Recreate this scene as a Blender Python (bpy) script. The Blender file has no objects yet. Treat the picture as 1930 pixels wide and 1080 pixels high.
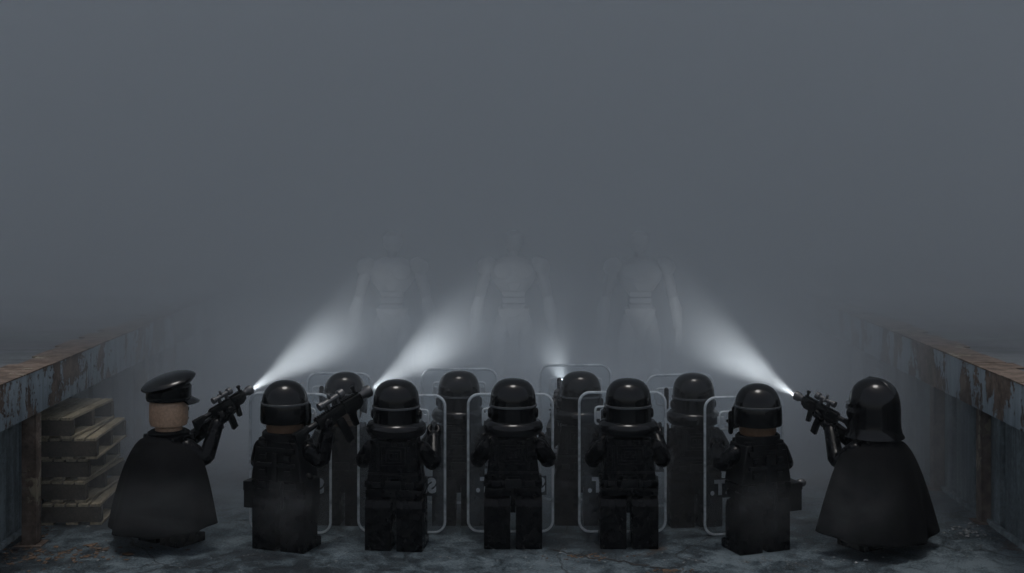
import bpy, bmesh, math, random
from mathutils import Vector, Matrix
random.seed(7)
R = math.radians
sc = bpy.context.scene
COL = sc.collection

# ---------------------------------------------------------------- camera numbers
F, D0, CZ, HY, CX = 2500.0, 12.5, 3.525, 330.0, 965.0     # focal length in px of a 1930 px wide frame

def W(px, py, y):
    d = y + D0
    return Vector(((px - CX) * d / F, y, CZ - (py - HY) * d / F))

def G(px, py):
    d = CZ * F / (py - HY)
    return Vector(((px - CX) * d / F, d - D0, 0.0))

# ---------------------------------------------------------------- materials
def mat(name):
    m = bpy.data.materials.new(name); m.use_nodes = True
    nt = m.node_tree
    return m, nt, nt.nodes["Principled BSDF"], nt.nodes["Material Output"]

def N(nt, t, **kw):
    n = nt.nodes.new(t)
    for k, v in kw.items():
        if k.startswith("i_"):
            key = k[2:]
            n.inputs[int(key) if key.isdigit() else key.replace("_", " ")].default_value = v
        else:
            setattr(n, k, v)
    return n

def ramp(nt, src, stops):
    r = nt.nodes.new("ShaderNodeValToRGB")
    el = r.color_ramp.elements
    while len(el) < len(stops): el.new(0.5)
    for e, (p, c) in zip(el, stops):
        e.position = p
        e.color = (c[0], c[1], c[2], 1) if isinstance(c, (tuple, list)) else (c, c, c, 1)
    nt.links.new(src, r.inputs[0])
    return r

def mapped(nt, scale=(1, 1, 1), coord="Object"):
    tc = nt.nodes.new("ShaderNodeTexCoord"); mp = nt.nodes.new("ShaderNodeMapping")
    mp.inputs["Scale"].default_value = scale
    nt.links.new(tc.outputs[coord], mp.inputs[0])
    return mp.outputs[0]

def noise(nt, vec, scale, detail=6, rough=0.6, dist=0.0):
    n = N(nt, "ShaderNodeTexNoise")
    n.inputs["Scale"].default_value = scale; n.inputs["Detail"].default_value = detail
    n.inputs["Roughness"].default_value = rough; n.inputs["Distortion"].default_value = dist
    nt.links.new(vec, n.inputs["Vector"])
    return n.outputs["Fac"]

def mixc(nt, fac, a, b):
    m = N(nt, "ShaderNodeMix", data_type="RGBA")
    for s, v in ((6, a), (7, b)):
        if isinstance(v, tuple): m.inputs[s].default_value = (*v, 1)
        else: nt.links.new(v, m.inputs[s])
    if isinstance(fac, float): m.inputs[0].default_value = fac
    else: nt.links.new(fac, m.inputs[0])
    return m.outputs[2]

def bump(nt, b, h, strength=0.3, dist=0.01):
    bp = N(nt, "ShaderNodeBump"); bp.inputs["Strength"].default_value = strength; bp.inputs["Distance"].default_value = dist
    nt.links.new(h, bp.inputs["Height"]); nt.links.new(bp.outputs[0], b.inputs["Normal"])

def plastic(name, col, rough=0.28, spec=0.4, scratch=0.06, grain=0.0):
    m, nt, b, o = mat(name)
    v = mapped(nt)
    n1 = noise(nt, v, 9, 5, 0.65)
    r = ramp(nt, n1, [(0.3, rough - scratch), (0.7, rough + scratch)])
    nt.links.new(r.outputs[0], b.inputs["Roughness"])
    c = ramp(nt, noise(nt, v, 40, 4), [(0.35, tuple(x * 0.8 for x in col)), (0.7, tuple(x * 1.2 for x in col))])
    nt.links.new(c.outputs[0], b.inputs["Base Color"])
    b.inputs["Specular IOR Level"].default_value = spec
    if grain: bump(nt, b, noise(nt, v, 220, 3), grain, 0.004)
    return m

M = {}
M["black"] = plastic("black_plastic", (0.003, 0.0033, 0.004), 0.27, 0.14, 0.02)
M["gloss"] = plastic("gloss_black_plastic", (0.003, 0.0033, 0.0037), 0.15, 0.29, 0.03)
M["trim"] = plastic("glint_trim", (0.05, 0.054, 0.058), 0.2, 0.8)  # paler than the helmet, so the band's reflected bright line is in the colour
M["print"] = plastic("grey_print", (0.0065, 0.007, 0.008), 0.32, 0.2, 0.03)
M["gun"] = plastic("gun_polymer", (0.005, 0.0055, 0.006), 0.33, 0.25, 0.08, 0.1)
M["gunmetal"] = plastic("gun_metal", (0.05, 0.052, 0.055), 0.35, 0.6, 0.08)
M["skin"] = plastic("toy_skin", (0.40, 0.262, 0.175), 0.4, 0.35)
M["skin_dark"] = plastic("toy_skin_shade", (0.13, 0.075, 0.042), 0.4, 0.35)  # skin colour lowered for the shadow beneath the riot helmets
M["pouch"] = plastic("pouch_black", (0.004, 0.0043, 0.0047), 0.42, 0.16, 0.08, 0.15)

def cloth(name, col):
    m, nt, b, o = mat(name)
    v = mapped(nt)
    c = ramp(nt, noise(nt, v, 60, 5), [(0.3, tuple(x * 0.7 for x in col)), (0.75, tuple(x * 1.35 for x in col))])
    nt.links.new(c.outputs[0], b.inputs["Base Color"])
    b.inputs["Roughness"].default_value = 0.8
    b.inputs["Specular IOR Level"].default_value = 0.08
    wv = N(nt, "ShaderNodeTexVoronoi"); wv.inputs["Scale"].default_value = 130
    nt.links.new(v, wv.inputs["Vector"])
    bump(nt, b, wv.outputs["Distance"], 0.35, 0.004)
    return m
M["cape"] = cloth("cape_cloth", (0.0035, 0.0039, 0.0045))

def clear(name, gloss=0.05, tint=(0.93, 0.96, 0.98), film=0.03):
    m, nt, b, o = mat(name)
    tr = N(nt, "ShaderNodeBsdfTransparent"); tr.inputs[0].default_value = (*tint, 1)
    gl = N(nt, "ShaderNodeBsdfGlossy"); gl.inputs["Roughness"].default_value = 0.12
    gl.inputs["Color"].default_value = (0.8, 0.85, 0.9, 1)
    d1 = N(nt, "ShaderNodeBsdfTranslucent"); d1.inputs[0].default_value = (0.85, 0.9, 0.93, 1)
    d2 = N(nt, "ShaderNodeBsdfDiffuse"); d2.inputs[0].default_value = (0.8, 0.85, 0.88, 1)
    df = N(nt, "ShaderNodeMixShader"); df.inputs[0].default_value = 0.5
    nt.links.new(d1.outputs[0], df.inputs[1]); nt.links.new(d2.outputs[0], df.inputs[2])
    fr = N(nt, "ShaderNodeFresnel"); fr.inputs[0].default_value = 1.45
    v = mapped(nt)
    sm = ramp(nt, noise(nt, v, 5, 6, 0.7), [(0.35, 0.4 * film), (0.75, 1.6 * film)])
    m1 = N(nt, "ShaderNodeMixShader"); nt.links.new(sm.outputs[0], m1.inputs[0])
    nt.links.new(tr.outputs[0], m1.inputs[1]); nt.links.new(df.outputs[0], m1.inputs[2])
    m2 = N(nt, "ShaderNodeMixShader"); nt.links.new(fr.outputs[0], m2.inputs[0])
    nt.links.new(m1.outputs[0], m2.inputs[1]); nt.links.new(gl.outputs[0], m2.inputs[2])
    nt.links.new(m2.outputs[0], o.inputs["Surface"])
    return m
M["clear"] = clear("clear_polycarbonate", film=0.045, tint=(0.955, 0.965, 0.97))
M["rim"] = clear("polished_plastic_edge", tint=(0.9, 0.93, 0.95), film=0.95)

m, nt, b, o = mat("shield_label"); M["plate"] = m
b.inputs["Base Color"].default_value = (0.006, 0.007, 0.008, 1); b.inputs["Roughness"].default_value = 0.45
m, nt, b, o = mat("white_lettering"); M["letters"] = m
v = mapped(nt); c = ramp(nt, noise(nt, v, 30, 5), [(0.3, (0.6, 0.62, 0.64)), (0.6, (0.86, 0.87, 0.88))])
nt.links.new(c.outputs[0], b.inputs["Base Color"]); b.inputs["Roughness"].default_value = 0.5

m, nt, b, o = mat("lamp_lens"); M["lens"] = m
b.inputs["Emission Color"].default_value = (0.9, 0.96, 1, 1); b.inputs["Emission Strength"].default_value = 6.0

def painted_steel(name, coat, rust_amt, sx=1.0):
    """old blue-grey paint peeling in upright flakes off brown rust"""
    m, nt, b, o = mat(name)
    v = mapped(nt, (1, 1, 1)); vs = mapped(nt, (1.5, 1.5, 0.8))
    big = noise(nt, vs, 1.6, 8, 0.62, 0.4)
    fine = noise(nt, v, 14, 8, 0.7, 0.6)
    add = N(nt, "ShaderNodeMath", operation="MULTIPLY_ADD"); add.inputs[1].default_value = 0.35
    nt.links.new(fine, add.inputs[0]); nt.links.new(big, add.inputs[2])
    mask = ramp(nt, add.outputs[0], [(rust_amt - 0.012, 0.0), (rust_amt + 0.012, 1.0)])
    rust = ramp(nt, noise(nt, v, 7, 8, 0.7), [(0.28, (0.026, 0.019, 0.015)), (0.46, (0.085, 0.063, 0.049)), (0.6, (0.15, 0.115, 0.093)), (0.8, (0.15, 0.135, 0.12))])
    dirt = noise(nt, mapped(nt, (5, 5, 0.7)), 2.0, 6, 0.6)
    paint = ramp(nt, dirt, [(0.3, tuple(x * 0.55 for x in coat)), (0.55, coat), (0.8, tuple(min(1, x * 1.25) for x in coat))])
    c = mixc(nt, mask.outputs[0], rust.outputs[0], paint.outputs[0])
    nt.links.new(c, b.inputs["Base Color"])
    rr = ramp(nt, mask.outputs[0], [(0, 0.85), (1, 0.5)]); nt.links.new(rr.outputs[0], b.inputs["Roughness"])
    b.inputs["Specular IOR Level"].default_value = 0.3
    h = N(nt, "ShaderNodeMath", operation="MULTIPLY_ADD"); h.inputs[1].default_value = 0.4
    nt.links.new(fine, h.inputs[0]); nt.links.new(mask.outputs[0], h.inputs[2])
    bump(nt, b, h.outputs[0], 0.7, 0.012)
    return m
M["beam"] = painted_steel("peeling_painted_steel", (0.20, 0.242, 0.268), 0.67)
M["rust"] = painted_steel("rusted_steel", (0.2, 0.17, 0.12), 0.80)
M["post"] = painted_steel("grimy_post_steel", (0.1, 0.125, 0.14), 0.66)

def concrete(name, lo, hi, streak=False, rough=0.75, bscale=1.0):
    m, nt, b, o = mat(name)
    v = mapped(nt)
    big = noise(nt, v, 0.9, 8, 0.62, 0.3)
    fine = noise(nt, v, 18, 8, 0.72)
    add = N(nt, "ShaderNodeMath", operation="MULTIPLY_ADD"); add.inputs[1].default_value = 0.75
    nt.links.new(fine, add.inputs[0]); nt.links.new(big, add.inputs[2])
    src = add.outputs[0]
    if streak:
        st = noise(nt, mapped(nt, (0.55, 3.6, 0.5) if streak == "x" else (4, 4, 0.35)), 2.2, 7, 0.65, 0.5)
        a2 = N(nt, "ShaderNodeMath", operation="MULTIPLY_ADD"); a2.inputs[1].default_value = 0.8
        nt.links.new(st, a2.inputs[0]); nt.links.new(add.outputs[0], a2.inputs[2])
        s2 = N(nt, "ShaderNodeMath", operation="SUBTRACT"); s2.inputs[1].default_value = 0.4
        nt.links.new(a2.outputs[0], s2.inputs[0]); src = s2.outputs[0]
    c = ramp(nt, src, [(0.55, lo), (0.85, tuple((x + y) / 2 for x, y in zip(lo, hi))), (1.15 if False else 1.0, hi)])
    nt.links.new(c.outputs[0], b.inputs["Base Color"])
    b.inputs["Roughness"].default_value = rough
    bump(nt, b, src, 0.6, 0.03 * bscale)
    return m
M["deck"] = concrete("streaked_concrete_deck", (0.03, 0.037, 0.043), (0.105, 0.118, 0.128), "x")
M["wall"] = concrete("stained_concrete_wall", (0.045, 0.06, 0.067), (0.19, 0.23, 0.245), "z")

def ground_mat():
    m, nt, b, o = mat("worn_yard_concrete")
    v = mapped(nt)
    big = noise(nt, v, 0.7, 9, 0.62, 0.4); mid = noise(nt, v, 5.5, 9, 0.68, 0.5); fine = noise(nt, v, 42, 6, 0.75)
    a = N(nt, "ShaderNodeMath", operation="MULTIPLY_ADD"); a.inputs[1].default_value = 0.8
    nt.links.new(mid, a.inputs[0]); nt.links.new(big, a.inputs[2])
    a2 = N(nt, "ShaderNodeMath", operation="MULTIPLY_ADD"); a2.inputs[1].default_value = 0.85
    nt.links.new(fine, a2.inputs[0]); nt.links.new(a.outputs[0], a2.inputs[2])
    c = ramp(nt, a2.outputs[0], [(0.78, (0.012, 0.020, 0.026)), (0.98, (0.054, 0.080, 0.096))])
    c.color_ramp.elements.new(1.0).color = (0.15, 0.195, 0.22, 1)
    # the ramp clips at 1, so squeeze the sum
    sq = N(nt, "ShaderNodeMapRange"); sq.inputs[1].default_value = 0.9; sq.inputs[2].default_value = 1.75
    nt.links.new(a2.outputs[0], sq.inputs[0])
    el = c.color_ramp.elements
    el[0].position, el[1].position, el[2].position = 0.38, 0.51, 0.70
    nt.links.new(sq.outputs[0], c.inputs[0])
    # hairline cracks
    wrp = N(nt, "ShaderNodeVectorMath", operation="MULTIPLY_ADD"); wrp.inputs[1].default_value = (0.5, 0.5, 0.5)
    nn = N(nt, "ShaderNodeTexNoise"); nn.inputs["Scale"].default_value = 2.2; nn.inputs["Detail"].default_value = 6
    nt.links.new(v, nn.inputs["Vector"]); nt.links.new(nn.outputs["Color"], wrp.inputs[0]); nt.links.new(v, wrp.inputs[2])
    vo = N(nt, "ShaderNodeTexVoronoi", feature="DISTANCE_TO_EDGE"); vo.inputs["Scale"].default_value = 0.33
    nt.links.new(wrp.outputs[0], vo.inputs["Vector"])
    ck = ramp(nt, vo.outputs["Distance"], [(0.0, 0.25), (0.006, 1.0)])
    col = mixc(nt, ck.outputs[0], (0.015, 0.017, 0.018), c.outputs[0])
    # brown rust wash and dead-leaf dirt in blotches
    rm = ramp(nt, noise(nt, v, 1.15, 8, 0.7, 0.8), [(0.63, 0.0), (0.68, 0.7)])
    col = mixc(nt, rm.outputs[0], col, (0.07, 0.05, 0.035))
    nt.links.new(col, b.inputs["Base Color"])
    rr = ramp(nt, mid, [(0.35, 0.42), (0.65, 0.72)]); nt.links.new(rr.outputs[0], b.inputs["Roughness"])
    b.inputs["Specular IOR Level"].default_value = 0.5
    hm = N(nt, "ShaderNodeMath", operation="MULTIPLY_ADD"); hm.inputs[1].default_value = 0.5
    nt.links.new(ck.outputs[0], hm.inputs[0]); nt.links.new(a2.outputs[0], hm.inputs[2])
    bump(nt, b, hm.outputs[0], 1.0, 0.05)
    return m
M["ground"] = ground_mat()

def wood(name, lo, hi):
    m, nt, b, o = mat(name)
    n1 = noise(nt, mapped(nt, (24, 3, 24)), 1.6, 8, 0.65, 0.6)
    n2 = noise(nt, mapped(nt), 2.4, 5)
    a = N(nt, "ShaderNodeMath", operation="MULTIPLY_ADD"); a.inputs[1].default_value = 0.6
    nt.links.new(n2, a.inputs[0]); nt.links.new(n1, a.inputs[2])
    c = ramp(nt, a.outputs[0], [(0.5, lo), (0.95, hi)])
    nt.links.new(c.outputs[0], b.inputs["Base Color"]); b.inputs["Roughness"].default_value = 0.85
    b.inputs["Specular IOR Level"].default_value = 0.2
    bump(nt, b, n1, 0.5, 0.006)
    return m
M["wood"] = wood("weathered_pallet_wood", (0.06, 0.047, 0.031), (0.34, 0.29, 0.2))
M["wood_dark"] = wood("shaded_stringer_wood", (0.015, 0.012, 0.009), (0.07, 0.058, 0.043))  # stringers coloured darker to hold the shade under the dock
M["armour"] = plastic("pale_armour_plastic", (0.58, 0.58, 0.57), 0.45, 0.4)
M["armour_dark"] = plastic("fog_faded_armour_plastic", (0.31, 0.314, 0.32), 0.5, 0.3)  # upper-body grey matched to the fog, so the fading is in the colour
M["joint"] = plastic("dark_joint_plastic", (0.16, 0.163, 0.168), 0.5, 0.4)
M["stone"] = concrete("pale_chippings", (0.06, 0.066, 0.068), (0.22, 0.235, 0.24))
m, nt, b, o = mat("dead_leaf_litter"); M["litter"] = m
v = mapped(nt); c = ramp(nt, noise(nt, v, 9, 5), [(0.3, (0.02, 0.014, 0.01)), (0.55, (0.085, 0.05, 0.028)), (0.75, (0.13, 0.085, 0.05))])
nt.links.new(c.outputs[0], b.inputs["Base Color"]); b.inputs["Roughness"].default_value = 0.8
m, nt, b, o = mat("crack_grit"); M["crack"] = m
b.inputs["Base Color"].default_value = (0.012, 0.012, 0.012, 1); b.inputs["Roughness"].default_value = 0.9

# ---------------------------------------------------------------- mesh builder
class MB:
    def __init__(s): s.bm = bmesh.new()
    def _take(s, t, mtx=None):
        if mtx is not None: bmesh.ops.transform(t, matrix=mtx, verts=t.verts)
        me = bpy.data.meshes.new("tmp"); t.to_mesh(me); t.free(); s.bm.from_mesh(me); bpy.data.meshes.remove(me)
        return s
    def box(s, lo, hi, bev=0.0, mtx=None, seg=2):
        t = bmesh.new(); bmesh.ops.create_cube(t, size=1.0)
        lo, hi = Vector(lo), Vector(hi)
        for vv in t.verts:
            vv.co = Vector([(lo[i] + hi[i]) / 2 + vv.co[i] * (hi[i] - lo[i]) for i in range(3)])
        if bev: bmesh.ops.bevel(t, geom=t.edges[:], offset=bev, segments=seg, profile=0.6, affect='EDGES')
        return s._take(t, mtx)
    def hexa(s, bot, top, bev=0.0, mtx=None):
        """bot/top: four corner points each, same winding"""
        t = bmesh.new()
        vb = [t.verts.new(p) for p in bot]; vt = [t.verts.new(p) for p in top]
        t.faces.new(vb[::-1]); t.faces.new(vt)
        for i in range(4): t.faces.new((vb[i], vb[(i + 1) % 4], vt[(i + 1) % 4], vt[i]))
        bmesh.ops.recalc_face_normals(t, faces=t.faces[:])
        if bev: bmesh.ops.bevel(t, geom=t.edges[:], offset=bev, segments=3, profile=0.6, affect='EDGES')
        return s._take(t, mtx)
    def prism(s, pts, axis, a, b_, bev=0.0, mtx=None):
        """outline in the two axes other than `axis`, swept from a to b_"""
        t = bmesh.new()
        def P(u, w, k):
            return {0: (k, u, w), 1: (u, k, w), 2: (u, w, k)}[axis]
        v0 = [t.verts.new(P(u, w, a)) for u, w in pts]; v1 = [t.verts.new(P(u, w, b_)) for u, w in pts]
        t.faces.new(v0); t.faces.new(v1[::-1])
        n = len(pts)
        for i in range(n): t.faces.new((v0[i], v1[i], v1[(i + 1) % n], v0[(i + 1) % n]))
        bmesh.ops.recalc_face_normals(t, faces=t.faces[:])
        if bev:
            bmesh.ops.bevel(t, geom=t.edges[:], offset=bev, segments=2, profile=0.6, affect='EDGES')
        return s._take(t, mtx)
    def lathe(s, prof, n=40, sx=1.0, sy=1.0, mtx=None, arc=None, wobble=None):
        t = bmesh.new(); rings = []
        a0, a1 = arc if arc else (0.0, 2 * math.pi)
        m_ = n if arc is None else n + 1
        for r, z in prof:
            rings.append([t.verts.new((r * sx * math.cos(a0 + (a1 - a0) * i / n), r * sy * math.sin(a0 + (a1 - a0) * i / n), z)) for i in range(m_)])
        for k in range(len(rings) - 1):
            for i in range(n):
                j = (i + 1) % m_
                t.faces.new((rings[k][i], rings[k][j], rings[k + 1][j], rings[k + 1][i]))
        bmesh.ops.remove_doubles(t, verts=t.verts, dist=1e-5)
        for f in [f for f in t.faces if f.calc_area() < 1e-12]: t.faces.remove(f)
        bmesh.ops.recalc_face_normals(t, faces=t.faces[:])
        return s._take(t, mtx)
    def tube(s, path, rad, n=14, caps=True, flat=1.0, mtx=None):
        path = [Vector(p) for p in path]
        rad = [rad] * len(path) if isinstance(rad, (int, float)) else list(rad)
        if caps:
            d0 = (path[0] - path[1]).normalized(); d1 = (path[-1] - path[-2]).normalized()
            q, rr = [], []
            for k in (1.0, 0.86, 0.5): q.append(path[0] + d0 * rad[0] * k); rr.append(rad[0] * math.sqrt(max(0.0004, 1 - k * k)))
            q += path; rr += rad
            for k in (0.5, 0.86, 1.0): q.append(path[-1] + d1 * rad[-1] * k); rr.append(rad[-1] * math.sqrt(max(0.0004, 1 - k * k)))
            path, rad = q, rr
        t = bmesh.new(); rings = []
        tan = [(path[min(i + 1, len(path) - 1)] - path[max(i - 1, 0)]).normalized() for i in range(len(path))]
        up = Vector((0, 0, 1)) if abs(tan[0].z) < 0.9 else Vector((1, 0, 0))
        u = tan[0].cross(up).normalized()
        for p, tt, r in zip(path, tan, rad):
            u = (u - tt * u.dot(tt)).normalized(); w = tt.cross(u)
            rings.append([t.verts.new(p + (u * math.cos(2 * math.pi * i / n) + w * flat * math.sin(2 * math.pi * i / n)) * r) for i in range(n)])
        for k in range(len(rings) - 1):
            for i in range(n):
                t.faces.new((rings[k][i], rings[k][(i + 1) % n], rings[k + 1][(i + 1) % n], rings[k + 1][i]))
        t.faces.new(rings[0][::-1]); t.faces.new(rings[-1])
        bmesh.ops.recalc_face_normals(t, faces=t.faces[:])
        return s._take(t, mtx)
    def loop(s, pts, r, n=8):
        """closed tube along a loop of points"""
        pts = [Vector(p) for p in pts]; K = len(pts)
        t = bmesh.new(); rings = []
        c = sum(pts, Vector()) / K
        nrm = (pts[0] - c).cross(pts[K // 4] - c).normalized()
        for i, p in enumerate(pts):
            tt = (pts[(i + 1) % K] - pts[i - 1]).normalized(); u = tt.cross(nrm).normalized()
            rings.append([t.verts.new(p + (u * math.cos(2 * math.pi * k / n) + nrm * math.sin(2 * math.pi * k / n)) * r) for k in range(n)])
        for i in range(K):
            for k in range(n):
                t.faces.new((rings[i][k], rings[i][(k + 1) % n], rings[(i + 1) % K][(k + 1) % n], rings[(i + 1) % K][k]))
        bmesh.ops.recalc_face_normals(t, faces=t.faces[:])
        return s._take(t)
    def build(s, name, m, parent=None, angle=38, mtx=None):
        me = bpy.data.meshes.new(name); s.bm.to_mesh(me); s.bm.free()
        me.polygons.foreach_set("use_smooth", [True] * len(me.polygons)); me.set_sharp_from_angle(angle=R(angle))
        me.materials.append(m)
        ob = bpy.data.objects.new(name, me); COL.objects.link(ob)
        if parent: ob.parent = parent
        if mtx is not None: ob.matrix_basis = mtx
        return ob

def tag(ob, label=None, cat=None, group=None, kind=None):
    if label: ob["label"] = label
    if cat: ob["category"] = cat
    if group: ob["group"] = group
    if kind: ob["kind"] = kind
    return ob

def thing(name, label, cat, loc=(0, 0, 0), rz=0.0, s=1.0, group=None):
    e = bpy.data.objects.new(name, None); COL.objects.link(e)
    e.empty_display_size = 0.2
    e.location = loc; e.rotation_euler = (0, 0, rz); e.scale = (s, s, s)
    return tag(e, label, cat, group)

def ease(a, b, t): return a + (b - a) * t

# ---------------------------------------------------------------- toy figures
def leg_mesh(sx):
    b = MB()
    prof = [(-.14, 0), (.215, 0), (.215, .085), (.14, .10), (.14, .42), (.11, .48), (.05, .505), (-.06, .505), (-.115, .47), (-.14, .41)]
    x0, x1 = (.026, .275) if sx > 0 else (-.275, -.026)
    b.prism(prof, 0, x0, x1, 0.012)
    return b

def hand_mesh(at, d):
    """toy C-shaped claw hand gripping along the vertical, opening forward"""
    b = MB(); at = Vector(at); d = Vector(d).normalized()
    side = d.cross(Vector((0, 0, 1))).normalized()
    pts = []
    for k in range(13):
        a = R(40 + 280 * k / 12)
        pts.append(at + d * (0.062 + 0.05 * math.cos(a)) + side * 0.05 * math.sin(a))
    b.tube(pts, [0.024] * 13, 10, True)
    for dz in (-.022, .022):
        b.tube([p + Vector((0, 0, dz)) for p in pts], [0.021] * 13, 10, True)
    b.tube([at - d * 0.05, at + d * 0.02], 0.036, 12, True)
    return b

def arm(fig, side, elbow, wrist, shoulder=None, m="black"):
    sh = Vector(shoulder) if shoulder else Vector((side * .245, 0, .935))
    el, wr = Vector(elbow), Vector(wrist)
    b = MB()
    path, rad = [], []
    for k in range(7):
        t = k / 6; path.append(sh.lerp(el, t * 0.8)); rad.append(ease(.083, .079, t))
    bend = [sh.lerp(el, 0.88), el + (sh - el) * 0.06 + (wr - el) * 0.06, el.lerp(wr, 0.14)]
    for p in bend: path.append(p); rad.append(.08)
    for k in range(1, 6): path.append(el.lerp(wr, 0.14 + 0.86 * k / 5)); rad.append(ease(.078, .064, k / 5))
    b.tube(path, rad, 18, True)
    o = b.build("arm", M[m], fig, 50)
    hand_mesh(wr, wr - el).build("hand", M["black"], o, 50)
    return o

def trooper_helmet(fig):
    prof = [(0, 1.59), (.05, 1.588), (.10, 1.578), (.145, 1.557), (.18, 1.522), (.203, 1.475), (.214, 1.42), (.218, 1.36), (.218, 1.33)]
    h = MB().lathe(prof + [(.205, 1.33), (.205, 1.12), (.0, 1.12)], 56, 1, 1.04).build("helmet", M["gloss"], fig)
    MB().lathe([(.2185, 1.352), (.228, 1.348), (.228, 1.332), (.2185, 1.328)], 56, 1, 1.04).build("helmet_band", M["trim"], h)
    MB().lathe([(.21, 1.33), (.219, 1.325), (.221, 1.20), (.21, 1.19)], 56, 1, 1.04).build("back_shell", M["gloss"], h)
    b = MB(); b.lathe([(.212, 1.205), (.25, 1.196), (.277, 1.168), (.286, 1.13), (.276, 1.092), (.25, 1.068), (.2, 1.058), (.12, 1.056)], 56, 1, .98)
    b.build("neck_guard", M["gloss"], h)
    for sx in (-1, 1):
        MB().lathe([(0, .028), (.035, .026), (.047, .016), (.05, 0)], 24, mtx=Matrix.Translation((sx * .214, .01, 1.262)) @ Matrix.Rotation(sx * R(90), 4, 'Y')).build("ear_cap", M["black"], h)
    MB().prism([(-.19, 1.24), (.19, 1.24), (.17, 1.31), (-.17, 1.31)], 1, .19, .215, .006).build("visor", M["gloss"], h)
    return h

def riot_helmet(fig, m="gloss"):
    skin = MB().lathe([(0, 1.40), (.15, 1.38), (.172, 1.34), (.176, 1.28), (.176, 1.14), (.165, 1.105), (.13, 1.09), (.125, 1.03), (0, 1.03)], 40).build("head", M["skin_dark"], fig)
    prof = [(0, 1.585), (.05, 1.582), (.10, 1.568), (.145, 1.542), (.18, 1.502), (.203, 1.455), (.215, 1.405), (.22, 1.375)]
    h = MB().lathe(prof + [(.19, 1.375), (0, 1.36)], 56).build("helmet", M[m], fig)
    MB().lathe([(.2185, 1.384), (.2285, 1.38), (.2285, 1.367), (.219, 1.364)], 56).build("helmet_band", M["trim"], h)
    MB().lathe([(.2, 1.37), (.224, 1.366), (.229, 1.34), (.232, 1.215), (.226, 1.195), (.205, 1.19), (.195, 1.21), (.195, 1.36)], 56, arc=(R(150), R(390))).build("neck_guard", M[m], h)
    MB().lathe([(.214, 1.37), (.244, 1.35), (.25, 1.25), (.24, 1.13), (.232, 1.13), (.236, 1.25), (.228, 1.34)], 40, arc=(R(28), R(152))).build("visor", M["gloss"], h)
    return h

def body(fig, prints=True, m="black"):
    for sx in (-1, 1): leg_mesh(sx).build("leg", M[m], fig)
    b = MB(); b.box((-.268, -.135, .50), (.268, .135, .575), .012); b.box((-.0245, -.115, .34), (.0245, .115, .5), .004)
    b.build("hips", M[m], fig)
    t = MB().hexa([(-.262, -.142, .576), (.262, -.142, .576), (.262, .142, .576), (-.262, .142, .576)],
                  [(-.205, -.138, 1.035), (.205, -.138, 1.035), (.205, .138, 1.035), (-.205, .138, 1.035)], .014).build("torso", M[m], fig)
    MB().lathe([(.0, 1.075), (.11, 1.07), (.115, 1.03)], 24).build("neck", M[m], fig)
    if prints:
        b = MB()
        def plate(x0, z0, x1, z1, w=.007, d=.004):
            def yb(z): return -.1425 + (z - .576) / .46 * .004
            for a in ((x0, z0, x1, z0 + w), (x0, z1 - w, x1, z1), (x0, z0 + w, x0 + w, z1 - w), (x1 - w, z0 + w, x1, z1 - w)):
                b.box((a[0], yb(a[3]) - d, a[1]), (a[2], yb(a[3]) + .01, a[3]))
        plate(-.115, .80, .115, .98); plate(-.075, .83, .075, .95); plate(-.06, .615, .06, .69)
        plate(-.045, .86, .0, .92); plate(.012, .86, .045, .92); plate(-.24, .715, .24, .735); plate(-.16, .75, -.135, .98); plate(.135, .75, .16, .98)
        b.build("back_print", M["print"], t)
    b = MB(); b.box((-.274, -.152, .595), (.274, .152, .655), .01)
    bl = b.build("belt", M[m], fig)
    b = MB(); b.box((-.075, -.165, .585), (.075, -.15, .665), .006); b.box((-.2, -.163, .6), (-.12, -.15, .65), .005); b.box((.12, -.163, .6), (.2, -.15, .65), .005)
    b.build("belt_box", M["print"], bl)
    return t

def local(fig_loc, rz, s, p):
    return (Matrix.Rotation(-rz, 4, 'Z') @ (Vector(p) - Vector(fig_loc))) / s

FIGS = "toy guards standing in two rows"

# ---------------------------------------------------------------- shields
def round_rect(w, h, r, n=7):
    pts = []
    for cx, cz, a0 in ((w / 2 - r, r, -90), (w / 2 - r, h - r, 0), (-w / 2 + r, h - r, 90), (-w / 2 + r, r, 180)):
        for k in range(n): 
            a = R(a0 + 90 * k / (n - 1)); pts.append((cx + r * math.cos(a), cz + r * math.sin(a)))
    return pts

def text_mesh(body_, size):
    cu = bpy.data.curves.new("txt", 'FONT'); cu.body = body_; cu.size = size; cu.extrude = 0.006; cu.offset = 0.011
    cu.align_x = 'CENTER'; cu.align_y = 'CENTER'; cu.resolution_u = 3; cu.space_character = 1.08
    ob = bpy.data.objects.new("txt", cu); COL.objects.link(ob)
    me = bpy.data.meshes.new_from_object(ob.evaluated_get(bpy.context.evaluated_depsgraph_get()))
    bpy.data.objects.remove(ob); bpy.data.curves.remove(cu)
    return me
LETTERS = text_mesh("S.W.A.T.", 0.19)
TXT_W = max(v.co.x for v in LETTERS.vertices) - min(v.co.x for v in LETTERS.vertices); TXT_H = max(v.co.y for v in LETTERS.vertices) - min(v.co.y for v in LETTERS.vertices)
LETTERS.name = "lettering"; LETTERS.materials.clear(); LETTERS.materials.append(M["letters"])

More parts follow.
